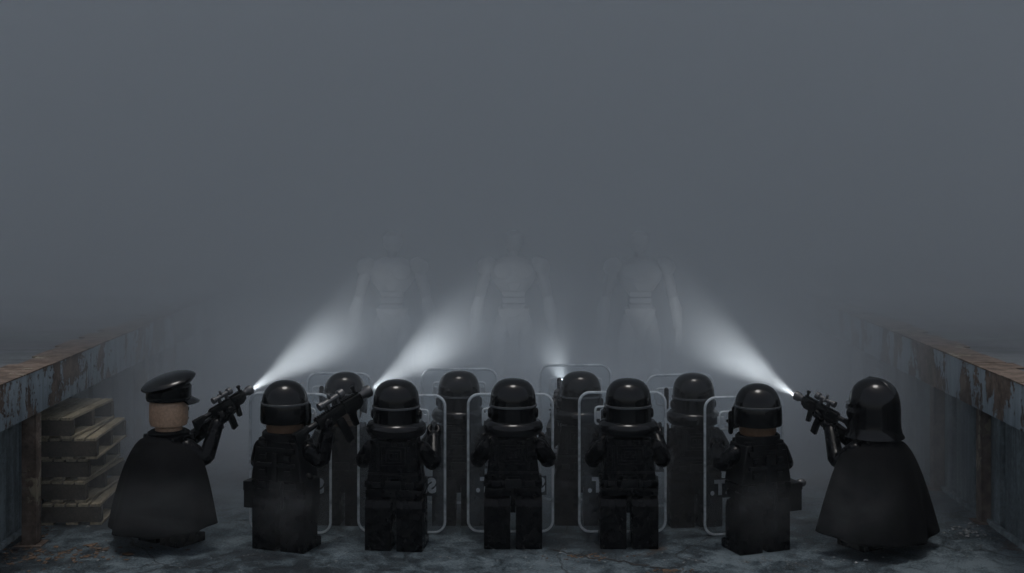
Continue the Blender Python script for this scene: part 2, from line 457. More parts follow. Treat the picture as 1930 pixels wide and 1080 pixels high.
def shield(label, px, y, w, z0, h, rz=0.0):
    x = (px - CX) * (y + D0) / F
    s = thing("riot_shield", label, "shield", (x, y, z0), rz, 1.0, "clear riot shields held by the toy guards")
    pr = round_rect(w, h, .105)
    MB().prism([(u, v) for u, v in pr], 1, -.008, .008).build("panel", M["clear"], s)
    MB().loop([(u * .995, 0, v * .998 + .001) for u, v in pr], .0135).build("rim", M["rim"], s)
    b = MB(); zb = h - .30
    b.loop([(u, -.07, zb + v) for u, v in round_rect(.54, .17, .03, 4)], .011)
    b.loop([(u, -.07, zb + v + .02) for u, v in round_rect(.44, .13, .02, 4)], .006)
    for ux in (-.25, .25): b.box((ux - .03, -.07, zb + .05), (ux + .03, -.009, zb + .12), .006)
    b.build("handle_bracket", M["rim"], s)
    b = MB()
    for ux in (-.17, .17):
        b.tube([(ux, -.10, zb - .02), (ux, -.10, zb + .16)], .025, 12); b.tube([(ux, -.1, zb + .07), (ux, -.01, zb + .07)], .016, 10)
    b.build("grip", M["black"], s)
    p = MB().box((-.355, .0095, .355), (.355, .0155, .545), .002).build("label_plate", M["plate"], s)
    t = bpy.data.objects.new("lettering", LETTERS); COL.objects.link(t); t.parent = p
    t.rotation_euler = (R(90), 0, R(180)); t.location = (0, .0125, .45); t.scale = (.68 / TXT_W, 1.0, .135 / TXT_H)
    return s

# ---------------------------------------------------------------- rifles
def rifle(label, stock, muzzle, roll=0.0, lamp=True, power=60, cone=30, aim=None):
    stock, muzzle = Vector(stock), Vector(muzzle)
    L = (muzzle - stock).length
    X = (muzzle - stock).normalized(); Y = Vector((0, 0, 1)).cross(X).normalized(); Z = X.cross(Y)
    mt = Matrix((X, Y, Z)).transposed().to_4x4() @ Matrix.Rotation(roll, 4, 'X')
    r = thing("toy_rifle", label, "toy rifle", group="toy rifles with lamps on the muzzle")
    k = L / .74
    r.matrix_basis = Matrix.Translation((stock + muzzle) / 2) @ mt @ Matrix.Diagonal((k, k * 1.3, k * 1.3, 1))
    b = MB(); b.box((-.16, -.024, -.034), (.10, .024, .036), .007); b.box((-.14, -.027, -.05), (-.02, .027, -.026), .005)
    b.tube([(-.05, .026, .012), (-.05, .045, .012)], .009, 10); b.tube([(-.09, -.024, -.01), (-.09, -.034, -.01)], .012, 10)
    b.box((.0, -.026, -.012), (.07, .026, .018), .003)
    b.build("receiver", M["gun"], r)
    b = MB(); b.tube([(-.30, 0, .008), (-.15, 0, .008)], .02, 14)
    b.prism([(-.37, -.062), (-.37, .034), (-.24, .03), (-.22, .008), (-.30, -.03)], 1, -.019, .019, .006)
    b.build("stock", M["gun"], r)
    b = MB(); b.prism([(.10, -.036), (.10, .038), (.27, .034), (.27, -.028), (.22, -.052), (.13, -.052)], 1, -.03, .03, .007)
    for i in range(9): b.box((.105 + i * .018, -.014, .036), (.115 + i * .018, .014, .048), .002)
    for i in range(12): b.box((-.15 + i * .02, -.012, .034), (-.139 + i * .02, .012, .046), .002)
    for i in range(4): b.box((.12 + i * .035, -.0325, -.01), (.14 + i * .035, .0325, .012), .002)
    b.build("handguard", M["gun"], r)
    b = MB(); b.tube([(-.055, 0, .088), (.10, 0, .088)], .017, 16, False); b.lathe([(.017, 0), (.029, .012), (.029, .052), (.024, .056), (.022, .03), (0, .03)], 20, mtx=Matrix.Translation((.09, 0, .088)) @ Matrix.Rotation(R(90), 4, 'Y'))
    b.lathe([(.017, 0), (.025, .01), (.025, .04), (.018, .042), (.0, .038)], 20, mtx=Matrix.Translation((-.05, 0, .088)) @ Matrix.Rotation(R(-90), 4, 'Y'))
    for xx in (-.03, .06): b.box((xx, -.016, .044), (xx + .025, .016, .078), .004)
    b.tube([(.02, 0, .1), (.02, 0, .122)], .013, 10); b.tube([(.02, .012, .088), (.02, .036, .088)], .012, 10)
    b.build("scope", M["gunmetal"], r)
    b = MB(); b.box((.225, -.006, .036), (.25, .006, .085), .003); b.box((.222, -.012, .072), (.253, .012, .09), .003)
    b.build("front_sight", M["gun"], r)
    MB().prism([(.0, -.045), (.065, -.045), (.085, -.13), (.09, -.2), (.028, -.21), (.022, -.14)], 1, -.017, .017, .005).build("magazine", M["gun"], r)
    MB().prism([(-.10, -.045), (-.05, -.045), (-.075, -.15), (-.125, -.155)], 1, -.018, .018, .007).build("grip", M["gun"], r)
    MB().prism([(.13, -.05), (.18, -.05), (.175, -.14), (.135, -.14)], 1, -.018, .018, .007).build("foregrip", M["gun"], r)
    rot = Matrix.Translation((.24, 0, .004)) @ Matrix.Rotation(R(90), 4, 'Y')
    f = MB().lathe([(0, 0), (.024, 0), (.026, .07), (.036, .085), (.037, .13), (.033, .131), (.030, .118), (0, .118)], 24, mtx=rot).build("muzzle_lamp", M["gunmetal"], r)
    MB().lathe([(0, .1205), (.022, .1205), (.029, .119)], 20, mtx=rot).build("lens", M["lens"], f)
    if lamp:
        d = (Vector(aim) - muzzle).normalized() if aim is not None else X
        ld = bpy.data.lights.new("spot_light", 'SPOT'); ld.energy = power; ld.spot_size = R(cone); ld.spot_blend = 1.0
        ld.shadow_soft_size = .02; ld.color = (0.95, 0.98, 1.0)
        lo = bpy.data.objects.new("spot_light", ld); COL.objects.link(lo)
        lo.matrix_world = Matrix.Translation(muzzle + X * .012) @ d.to_track_quat('-Z', 'Y').to_matrix().to_4x4()
    return r

# ---------------------------------------------------------------- capes
def cape(fig, top, hem, z0, z1, back=.10, span=112, lift=.05, seed=0, off=(0, 0)):
    b = MB(); rng = random.Random(seed); ph = rng.random() * 6
    NU, NV = 60, 34
    rows = []
    for j in range(NV + 1):
        t = j / NV; row = []
        g = t ** 0.47
        for i in range(NU + 1):
            u = i / NU * 2 - 1
            a = R(-90 + span * u)
            fold = 0.034 * t * t * math.sin(u * 7.5 + ph) + 0.02 * t * math.sin(u * 17 + ph * 2)
            rx = ease(top[0], hem[0], g) * (1 + fold * 2); ry = ease(top[1], hem[1], g) * (1 + fold * 2)
            z = ease(z0, z1 + lift * abs(u) ** 1.6 + .012 * math.sin(u * 7.5 + ph), t) - .06 * (abs(math.cos(a)) ** 2) * (1 - t) ** 3
            row.append(b.bm.verts.new((rx * math.cos(a) + off[0] * t, ry * math.sin(a) - back * t + off[1] * t, z)))
        rows.append(row)
    for j in range(NV):
        for i in range(NU):
            b.bm.faces.new((rows[j][i], rows[j][i + 1], rows[j + 1][i + 1], rows[j + 1][i]))
    bmesh.ops.recalc_face_normals(b.bm, faces=b.bm.faces[:])
    o = b.build("cape", M["cape"], fig, 60)
    sm = o.modifiers.new("thickness", 'SOLIDIFY'); sm.thickness = .014; sm.offset = -1
    # collar round the neck
    MB().lathe([(.13, z0 - .03), (.19, z0 - .02), (.20, z0 + .012), (.17, z0 + .03), (.13, z0 + .03)], 30).build("collar", M["cape"], o)
    return o

# ================================================================= THE FIGURES
def trooper(label, px, py, y_extra=0, s=1.0, rz=0.0, left=None, right=None):
    g = G(px, py)
    f = thing("toy_guard", label, "toy figure", g, rz, s, FIGS)
    body(f); trooper_helmet(f)
    (el, wl) = left or ((-.345, .07, .79), (-.27, .27, .92)); (er, wr) = right or ((.345, .07, .79), (.27, .27, .92))
    arm(f, -1, el, wl); arm(f, 1, er, wr)
    return f

def riot_guard(label, px, py, s, rz, left, right, kit):
    g = G(px, py)
    f = thing("toy_guard", label, "toy figure", g, rz, s, FIGS)
    t = body(f, False); riot_helmet(f)
    arm(f, -1, *left); arm(f, 1, *right)
    if kit:
        b = MB(); b.hexa([(-.272, -.165, .66), (.272, -.165, .66), (.272, .16, .66), (-.272, .16, .66)],
                         [(-.215, -.16, 1.03), (.215, -.16, 1.03), (.215, .155, 1.03), (-.215, .155, 1.03)], .02)
        for sx in (-1, 1):
            b.box((sx * .15 - .05, -.15, 1.01), (sx * .15 + .05, .14, 1.062), .014); b.box((sx * .13 - .03, -.185, .70), (sx * .13 + .03, -.15, 1.03), .008)
        b.box((-.2, -.19, .93), (.2, -.155, .975), .008)
        b.lathe([(.19, 1.02), (.225, 1.03), (.222, 1.095), (.205, 1.11), (.185, 1.09), (.18, 1.03)], 36, 1, .82)
        vs = b.build("tactical_vest", M["pouch"], f)
        b = MB(); b.box((-.2, -.2, .80), (.2, -.16, .835), .006); b.box((-.025, -.205, .66), (.025, -.165, .93), .006)
        for zz in (.73, .87): 
            b.box((-.16, -.205, zz), (-.10, -.18, zz + .04), .006); b.box((.10, -.205, zz), (.16, -.18, zz + .04), .006)
        b.build("strap", M["print"], vs)
        b = MB(); b.tube([(.08, -.19, .66), (.07, -.2, .60), (.085, -.19, .50), (.07, -.18, .42)], .013, 10); b.build("tool_lanyard", M["print"], vs)
    return f

# front row ------------------------------------------------------------------
# peaked-cap officer at the left
def caped(label, name, px, py, rz, s=1.0):
    f = thing(name, label, "toy figure", G(px, py), rz, s, FIGS)
    for sx in (-1, 1): leg_mesh(sx).build("leg", M["black"], f)
    b = MB(); b.box((-.268, -.135, .50), (.268, .135, .575), .012); b.build("hips", M["black"], f)
    MB().hexa([(-.262, -.142, .576), (.262, -.142, .576), (.262, .142, .576), (-.262, .142, .576)],
              [(-.205, -.138, 1.035), (.205, -.138, 1.035), (.205, .138, 1.035), (-.205, .138, 1.035)], .014).build("torso", M["black"], f)
    return f

# gun anchor points (picture position, depth) -> world
g1a, g1b = W(366, 801, .12), W(473, 735, .62)
g2a, g2b = W(556, 828, -.22), W(697, 737, .30)
g3a, g3b = W(1612, 806, .12), W(1500, 746, .62)
g4a, g4b = W(1034, 812, .78), W(1062, 728, 1.34)

RZ1 = R(-33); loc1 = G(318, 1020)
officer = caped("toy officer in peaked cap and long black cape beside the pallets", "toy_officer", 318, 1020, RZ1)
hd = MB().lathe([(0, 1.40), (.15, 1.39), (.176, 1.36), (.184, 1.31), (.184, 1.17), (.172, 1.125), (.13, 1.11), (.125, 1.03), (0, 1.03)], 44).build("head", M["skin"], officer)
for sx in (-1, 1): MB().lathe([(0, .006), (.016, .004), (.02, 0)], 14, mtx=Matrix.Translation((sx * .06, .174, 1.27)) @ Matrix.Rotation(R(-90), 4, 'X')).build("printed_eye", M["black"], hd)
MB().tube([(-.05, .178, 1.18), (0, .186, 1.172), (.05, .178, 1.18)], .007, 8).build("printed_mouth", M["black"], hd)
cp = MB().lathe([(.19, 1.36), (.207, 1.362), (.212, 1.375), (.216, 1.495), (.205, 1.51)], 48).build("cap_band", M["gloss"], officer)
tilt = Matrix.Translation((0, .0, 1.522)) @ Matrix.Rotation(R(16), 4, 'X')
MB().lathe([(0, .082), (.09, .079), (.17, .066), (.222, .048), (.252, .028), (.262, .014), (.258, .006), (.25, -.004), (.205, -.04)], 56, 1, 1.02, mtx=tilt).build("cap_crown", M["gloss"], cp)
b = MB(); b.lathe([(.2, 1.385), (.262, 1.352), (.275, 1.342), (.268, 1.336), (.2, 1.366)], 30, 1, 1.08, arc=(R(25), R(155))); b.build("cap_peak", M["gloss"], cp)
MB().lathe([(.2125, 1.385), (.2165, 1.388), (.2165, 1.398), (.2125, 1.40)], 40).build("cap_braid", M["print"], cp)
hd.rotation_euler = cp.rotation_euler = (0, 0, R(-28))
cape(officer, (.22, .17), (.57, .50), 1.045, .17, .06, 104, .07, 3, (.0, 0))
hl = local(loc1, RZ1, 1, (g1a + g1b) / 2 + Vector((0, 0, -.12)))
arm(officer, 1, (.36, .13, .80), (hl.x + .02, hl.y - .10, hl.z - .03))
hf = local(loc1, RZ1, 1, g1a.lerp(g1b, .66) + Vector((0, 0, -.1)))
arm(officer, -1, (-.22, .22, .78), (hf.x - .05, hf.y - .05, hf.z - .03))

# riot guard with rifle and shield
RA = R(-20); locA = G(537, 1032)
tA = local(locA, RA, 1, g2a.lerp(g2b, .46) + Vector((0, 0, -.10)))
guardA = riot_guard("bare-necked riot guard beside the caped officer, aiming a rifle across the paler dome behind", 537, 1032, 1.0, RA,
                    ((-.30, .02, .78), (-.25, .24, .82)), ((.36, .05, .83), (tA.x + .0, tA.y - .06, tA.z - .04)), True)
b = MB(); b.box((-.39, -.10, .37), (-.275, .09, .62), .012); b.box((-.394, -.105, .53), (-.275, .095, .625), .01); b.build("hip_pouch", M["pouch"], guardA)
b = MB(); b.box((.276, -.11, .46), (.36, .03, .70), .012); b.prism([(-.09, .30), (.02, .30), (.06, .48), (-.10, .48)], 0, .28, .345, .008); b.tube([(.32, -.05, .68), (.32, -.12, .73)], .028, 10); b.build("holster", M["pouch"], guardA)
guardE = riot_guard("bare-necked riot guard with a box on the hip, next to the caped helmet figure", 1428, 1035, .985, R(21),
                    ((-.35, .08, .82), (-.27, .28, .93)), ((.34, .04, .78), (.26, .26, .84)), True)
b = MB(); b.box((.276, -.12, .36), (.42, .10, .62), .014); b.box((.276, -.124, .56), (.424, .104, .63), .01); b.build("hip_pouch", M["pouch"], guardE)
b = MB(); b.tube([(.36, 0, .585), (.47, -.02, .60)], .03, 12); b.tube([(.46, -.02, .60), (.485, -.02, .60)], .04, 14); b.build("flash_grenade", M["gunmetal"], guardE)

hi = ((.345, .07, .79), (.30, .25, .98))
trooper("front-row toy guard in flared helmet, immediately right of the crossing rifle's muzzle", 747, 1032, rz=R(-7), right=((.345, .07, .79), (.31, .27, 1.0)))
trooper("middle toy guard of the front row in flared helmet, squarely facing the mist", 967, 1028)
trooper("front-row toy guard in flared helmet, next to the bare-necked guard with hip box", 1184, 1028, right=hi)

# helmeted cape figure at the right
RZ3 = R(30); loc3 = G(1648, 1028)
cloak = caped("toy figure in a glossy flared black helmet and long cape beside the rusty dock", "toy_commander", 1648, 1028, RZ3)
h = MB().lathe([(0, 1.598), (.05, 1.594), (.10, 1.58), (.15, 1.55), (.19, 1.507), (.218, 1.45), (.234, 1.38), (.24, 1.30), (.24, 1.21), (.243, 1.14), (.254, 1.085), (.276, 1.045), (.271, 1.036), (.2, 1.05), (0, 1.06)], 60, 1, 1.04).build("helmet", M["gloss"], cloak)
MB().tube([(0, -.21, 1.49), (0, -.15, 1.549), (0, -.06, 1.591), (0, .06, 1.591), (0, .15, 1.549), (0, .21, 1.49)], .012, 10).build("crest", M["gloss"], h)
b = MB(); b.lathe([(.236, 1.36), (.258, 1.352), (.262, 1.30), (.245, 1.285)], 30, 1, 1.05, arc=(R(20), R(160))); b.build("visor", M["trim"], h)
for sx in (-1, 1):
    MB().lathe([(0, .03), (.04, .028), (.055, .016), (.058, 0)], 24, mtx=Matrix.Translation((sx * .235, .06, 1.27)) @ Matrix.Rotation(sx * R(90), 4, 'Y')).build("ear_cap", M["gloss"], h)
cape(cloak, (.22, .18), (.60, .50), 1.05, .13, .05, 104, .07, 9, (-.03, 0))
hl = local(loc3, RZ3, 1, (g3a + g3b) / 2 + Vector((0, 0, -.13)))
arm(cloak, -1, (-.34, .15, .80), (hl.x - .0, hl.y - .08, hl.z - .04))
hf = local(loc3, RZ3, 1, g3a.lerp(g3b, .66) + Vector((0, 0, -.1)))
arm(cloak, 1, (.2, .25, .78), (hf.x + .06, hf.y - .05, hf.z - .03))

# back row -------------------------------------------------------------------
g = riot_guard("back-row toy guard with pale lit dome, seen behind the bare-necked guard's aimed rifle", 650, 985, .965, R(-4),
               ((-.34, .07, .79), (-.27, .27, .92)), ((.34, .07, .79), (.27, .27, .92)), False)
trooper("hazy back-row toy guard standing just left of the middle front guard", 865, 985, s=.97)
trooper("hazy back-row toy guard with a raised rifle beside its helmet", 1094, 985, s=.965, left=((-.35, .05, .80), (-.27, .22, .93)))
trooper("hazy back-row toy guard behind the shield of the bare-necked guard with hip box", 1307, 988, s=.96, rz=R(8))

# rifles ---------------------------------------------------------------------
P1, P2, P3, P4 = 1250, 1120, 1250, 240
rifle("black toy rifle held by the caped officer, beam shining from its muzzle", g1a, g1b, 0, True, P1, 18, g1b + Vector((.47, 2.6, .23)))
rifle("black scoped toy rifle crossing in front of the pale lit dome helmet", g2a, g2b, 0, True, P2, 18, g2b + Vector((.66, 2.6, .23)))
rifle("black toy rifle held beside the glossy flared helmet near the right dock", g3a, g3b, 0, True, P3, 18, g3b + Vector((-.42, 2.6, .22)))
rifle("hazy toy rifle raised by a back row guard, pointing away into the mist", g4a, g4b, 0, True, P4, 23, g4b + Vector((-.16, 2.6, .42)))

# shields --------------------------------------------------------------------
shield("clear riot shield in front of the bare-necked guard beside the caped officer", 547, .56, .82, .015, 1.36, R(-8))
shield("clear riot shield of the guard right of the crossing rifle, reversed letter showing", 757, .55, .86, .015, 1.345, R(-3))
shield("clear riot shield held by the middle guard of the front row", 962, .55, .835, .02, 1.35)
shield("clear riot shield of the front guard next to the one with the hip box", 1173, .54, .85, .02, 1.37)
shield("clear riot shield of the bare-necked guard with hip box, reversed letters showing", 1402, .52, .80, .01, 1.34, R(10))
shield("hazy riot shield behind the scoped rifle in front of the pale lit dome helmet", 640, 1.45, .68, .06, 1.38, R(-4))
shield("hazy riot shield of the back-row guard just left of the middle front guard", 866, 1.45, .79, .08, 1.405)
shield("tallest hazy riot shield, held by the back row guard with the raised rifle", 1084, 1.5, .745, .10, 1.42)
shield("hazy riot shield of the back row guard standing nearest the right dock", 1282, 1.45, .71, .05, 1.375, R(6))

# ---------------------------------------------------------------- armoured figures in the mist
def armoured(label, px, y, top_z, s_w=1.0, rz=0.0, lean=0.0):
    x = (px - CX) * (y + D0) / F
    f = thing("armoured_figure", label, "armoured figure", (x, y, 0), rz, top_z / 2.75, "pale armoured figures in the mist")
    f.scale.x *= .8
    MB().lathe([(0, 2.70), (.09, 2.685), (.15, 2.63), (.165, 2.54), (.15, 2.46), (.11, 2.40), (.07, 2.37), (0, 2.36)], 32, 1, 1.1).build("head", M["armour_dark"], f)
    MB().tube([(0, .02, 2.16), (0, .02, 2.38)], .085, 14).build("neck", M["joint"], f)
    b = MB(); b.lathe([(0, 2.28), (.16, 2.27), (.3, 2.21), (.37, 2.12), (.38, 2.0), (.33, 1.87), (.25, 1.76), (.2, 1.70), (0, 1.69)], 40, 1, .58)
    for sx in (-1, 1): b.lathe([(0, .06), (.1, .05), (.16, .02), (.17, -.03)], 24, .95, .8, mtx=Matrix.Translation((sx * .165, -.19, 2.06)) @ Matrix.Rotation(R(82), 4, 'X'))
    b.prism([(-.12, 1.86), (.12, 1.86), (.05, 1.74), (-.05, 1.74)], 1, -.2, -.12, .02)
    b.build("chest_plate", M["armour_dark"], f)
    b = MB()
    for i, zz in enumerate((1.44, 1.54, 1.64)): b.hexa([(-.17, -.15, zz), (.17, -.15, zz), (.17, .12, zz), (-.17, .12, zz)], [(-.19, -.16, zz + .085), (.19, -.16, zz + .085), (.19, .13, zz + .085), (-.19, .13, zz + .085)], .02)
    b.build("abdomen", M["armour_dark"], f)
    b = MB(); b.prism([(-.26, 1.46), (.26, 1.46), (.23, 1.34), (.09, 1.16), (.06, 1.06), (-.06, 1.06), (-.09, 1.16), (-.23, 1.34)], 1, -.17, .14, .03)
    for k in range(3): b.prism([(-.2 + k * .05, 1.44 - k * .06), (0, 1.33 - k * .06), (.2 - k * .05, 1.44 - k * .06), (.2 - k * .05, 1.415 - k * .06), (0, 1.30 - k * .06), (-.2 + k * .05, 1.415 - k * .06)], 1, -.195, -.16, .004)
    b.build("pelvis_plate", M["armour"], f)
    for sx in (-1, 1):
        b = MB(); b.lathe([(0, .15), (.1, .13), (.16, .06), (.17, -.02), (.14, -.09), (.05, -.1)], 24, mtx=Matrix.Translation((sx * .43, 0, 2.12)) @ Matrix.Rotation(sx * R(24), 4, 'Y')); b.build("shoulder_plate", M["armour_dark"], f)
        MB().tube([(sx * .43, 0, 2.05), (sx * .5, .01, 1.85), (sx * .545, .0, 1.66)], (.09, .1, .085), 16).build("upper_arm", M["armour_dark"], f)
        MB().tube([(sx * .56, -.01, 1.6), (sx * .60, -.05, 1.42), (sx * .625, -.08, 1.22)], (.08, .105, .075), 16).build("forearm", M["armour"], f)
        b = MB(); b.box((sx * .635 - .055, -.15, 1.06), (sx * .635 + .055, -.03, 1.2), .03)
        for q in range(4): b.tube([(sx * .635 - .04 + q * .027, -.14 + .02 * q, 1.08), (sx * .64 - .045 + q * .03, -.17 + .02 * q, 1.0), (sx * .62 - .045 + q * .03, -.16 + .02 * q, .93 + .012 * abs(q - 1.5))], (.02, .018, .013), 8)
        b.tube([(sx * .60, -.14, 1.13), (sx * .575, -.18, 1.06), (sx * .575, -.18, 1.02)], (.022, .02, .015), 8)
        b.build("hand", M["armour"], f)
        MB().tube([(sx * .17, 0, 1.24), (sx * .22, -.03, 1.0), (sx * .25, -.03, .76)], (.125, .135, .10), 18).build("thigh", M["armour"], f)
        MB().tube([(sx * .25, -.03, .72), (sx * .25, -.12, .70)], (.085, .06), 14).build("knee_plate", M["armour"], f)
        MB().tube([(sx * .255, -.02, .62), (sx * .275, .02, .4), (sx * .28, 0, .14)], (.10, .115, .075), 16).build("shin", M["armour"], f)
        b = MB(); b.prism([(-.26, 0), (.12, 0), (.12, .1), (.02, .17), (-.12, .12), (-.26, .06)], 0, sx * .285 - .09, sx * .285 + .09, .025); b.build("foot", M["armour"], f)
    for ch in [o for o in COL.objects if o.parent == f]:      # long legs, short trunk
        for v_ in ch.data.vertices: v_.co.z = v_.co.z * 1.22 if v_.co.z < 1.3 else 1.586 + (v_.co.z - 1.3) * .81
    return f
ARM_Y = 5.35
armoured("pale armoured figure in the mist, above the paler dome and the crossing rifle", 740, ARM_Y, 2.80)
armoured("pale armoured figure in the mist, standing behind the middle guard", 968, ARM_Y - .1, 2.82)
armoured("pale armoured figure in the mist, nearest the beam beside the right dock", 1205, ARM_Y, 2.80)

# ---------------------------------------------------------------- docks
def dock(side, label):
    d = thing("loading_dock", label, "loading dock", (0, 0, 0))
    s = side
    def X(a): return s * a
    y0, y1 = -6.0, 30.0
    def bx(b, xa, xb, ya, yb, za, zb, bev=0): b.box((min(X(xa), X(xb)), ya, za), (max(X(xa), X(xb)), yb, zb), bev)
    wx = 4.90
    # concrete deck
    b = MB(); bx(b, 4.62, 40, y0, y1, 1.36, 1.668); b.build("deck_slab", M["deck"], d)
    # fascia beam: steel channel, cut in lengths with tiny joints
    b = MB()
    cuts = [-6, -2.35, 1.6, 5.2, 9, 13, 18, 30]
    for a, c in zip(cuts, cuts[1:]):
        bx(b, 4.50, 4.56, a + .004, c - .004, 1.262, 1.672, .01)
        bx(b, 4.56, 4.66, a + .004, c - .004, 1.262, 1.30)
    b.build("edge_beam", M["beam"], d)
    b = MB()
    rng = random.Random(5 + s)
    # worn rusted angle iron along the lip, edge nicked and uneven
    yy = y0
    while yy < 16:
        L = rng.uniform(.22, .6); wv = rng.uniform(.30, .42)
        bx(b, 4.487 + rng.uniform(0, .008), 4.5 + wv, yy, min(yy + L, 30) - .001, 1.673, 1.683 + rng.uniform(0, .006)); yy += L
    bx(b, 4.49, 4.86, yy, y1, 1.673, 1.684)
    b.build("lip_angle", M["rust"], d)
    # bolts along the beam
    # concrete wall under the deck, with shallow upright ribs
    b = MB(); bx(b, wx, wx + .3, y0, y1, -.05, 1.36)
    yy = y0 + .2
    while yy < 16:
        bx(b, wx - .055, wx + .02, yy, yy + .26, -.04, 1.358, .012); yy += .72
    b.build("retaining_wall", M["wall"], d)
    b = MB(); bx(b, wx - .10, wx - .056, y0, y1, -.04, .05, .008); b.build("wall_footing", M["wall"], d)
    # posts: rusted angle section
    if s < 0: ys = [(-2.1, 4.52, "rust"), (.17, 4.52, "rust"), (3.9, 4.52, "post"), (5.3, 4.52, "post"), (7.5, 4.52, "post")]
    else: ys = [(-1.6, 4.72, "rust"), (.98, 4.74, "rust"), (2.42, 4.72, "rust"), (5.2, 4.70, "post"), (7.6, 4.7, "post")]
    for yy, px_, mm in ys:
        b = MB(); bx(b, px_, px_ + .025, yy - .07, yy + .07, .012, 1.261, .004)
        bx(b, px_ + .025, px_ + .14, yy + .045, yy + .07, .012, 1.261, .004); bx(b, px_ + .025, px_ + .14, yy - .07, yy - .05, .012, 1.261, .004)
        bx(b, px_ - .06, px_ + .2, yy - .12, yy + .12, 0.0, .012, .003)
        b.build("post", M[mm], d)
    return d
dock(-1, "concrete loading dock with peeling blue steel edge above the stacked pallets")
dock(1, "concrete loading dock with rusty steel edge beside the caped helmet figure")

# ---------------------------------------------------------------- pallets
def make_pallet():
    p = thing("wooden_pallet", "", "pallet", group="weathered pallets stacked under the dock")
    Wd, Ln, H = .60, 1.16, .215
    b = MB(); n = 5; step = Wd / n
    for i in range(n):
        a = -Wd / 2 + i * step
        b.box((a + .004, -Ln / 2 + .002, H - .032), (a + step - .018, Ln / 2 - .002, H - random.uniform(0, .004)), .004, seg=1)
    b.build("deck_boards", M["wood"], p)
    b = MB()
    for a in (-Wd / 2, -.06, Wd / 2 - .12): b.box((a, -Ln / 2 + .002, 0), (a + .12, Ln / 2 - .002, .028), .004, seg=1)
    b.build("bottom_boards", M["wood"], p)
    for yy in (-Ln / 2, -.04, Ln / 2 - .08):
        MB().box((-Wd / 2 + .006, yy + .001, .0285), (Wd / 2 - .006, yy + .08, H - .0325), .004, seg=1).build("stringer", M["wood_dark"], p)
    return p
proto = make_pallet()
plabels = ["weathered wooden pallet at the bottom of the stack under the dock, resting on the ground",
           "weathered wooden pallet second from the bottom of the stack under the dock",
           "weathered wooden pallet in the middle of the stack under the dock",
           "weathered wooden pallet jutting out just below the top one of the stack",
           "weathered wooden pallet on top of the stack beside the officer"]
spots = [(-4.46, 1.42, 3), (-4.56, 1.46, -3), (-4.59, 1.5, 1), (-4.50, 1.44, 2), (-4.67, 1.40, -4)]
for i, (lab, (xx, yy, rz)) in enumerate(zip(plabels, spots)):
    if i == 0: p = proto
    else:
        p = proto.copy(); COL.objects.link(p)
        for ch in proto.children:
            c = ch.copy(); COL.objects.link(c); c.parent = p
    p["label"] = lab; p.location = (xx, yy, .002 + i * .219); p.rotation_euler = (0, 0, R(rz))

# ---------------------------------------------------------------- ground
b = MB(); bmesh.ops.create_grid(b.bm, x_segments=40, y_segments=40, size=150)
tag(b.build("ground", M["ground"]), kind="structure")

def crack(p_list, w):
    b = MB(); rng = random.Random(11); L, Rr = [], []
    pts = []
    for (a, c) in zip(p_list, p_list[1:]):
        for k in range(10):
            t = k / 10; pts.append(Vector(a).lerp(Vector(c), t) + Vector((rng.uniform(-.012, .012), rng.uniform(-.035, .035), 0)))
    for i, q in enumerate(pts):
        ww = w * rng.uniform(.4, 1.2) * math.sin(math.pi * (i + .5) / len(pts)) ** .5
        L.append(b.bm.verts.new((q.x, q.y - ww, .004))); Rr.append(b.bm.verts.new((q.x, q.y + ww, .004)))
    for i in range(len(pts) - 1): b.bm.faces.new((L[i], L[i + 1], Rr[i + 1], Rr[i]))
    return b
tag(crack([G(1030, 1035), G(1110, 1050), G(1190, 1062), G(1270, 1075)], .03).build("ground_crack", M["crack"]), kind="structure")

def scatter(name, m, spots, label, cat):
    b = MB(); rng = random.Random(21)
    for (px, py, sx, sy, n, r0, r1, flat) in spots:
        c = G(px, py)
        for _ in range(n):
            x = c.x + rng.gauss(0, sx); y = c.y + rng.gauss(0, sy); r = rng.uniform(r0, r1) * (2 if rng.random() < .08 else 1)
            t = bmesh.new(); bmesh.ops.create_icosphere(t, subdivisions=1, radius=r)
            for v_ in t.verts: v_.co *= rng.uniform(.7, 1.2)
            b._take(t, Matrix.Translation((x, y, r * flat * .6)) @ Matrix.Rotation(rng.uniform(0, 6.3), 4, 'Z') @ Matrix.Diagonal((1.2, .9, flat, 1)))
    return tag(b.build(name, m, angle=20), label, cat, kind="stuff")
scatter("gravel", M["stone"], [(1830, 1000, .12, .12, 60, .005, .02, .6), (965, 1055, 3.0, .5, 260, .004, .011, .6), (1750, 960, .6, .8, 90, .004, .012, .6), (420, 960, 1.0, .8, 90, .004, .011, .6), (1490, 1058, .4, .05, 24, .005, .015, .5)],
        "pale stone chips scattered over the yard and along the wall foot", "gravel")
scatter("litter", M["litter"], [(110, 1045, .35, .16, 150, .008, .028, .22), (1120, 1050, .22, .05, 45, .006, .02, .3), (1262, 1076, .12, .03, 40, .008, .022, .3), (60, 1010, .12, .2, 60, .006, .02, .3)],
        "brown leaf and rust crumbs lying on the concrete", "litter")

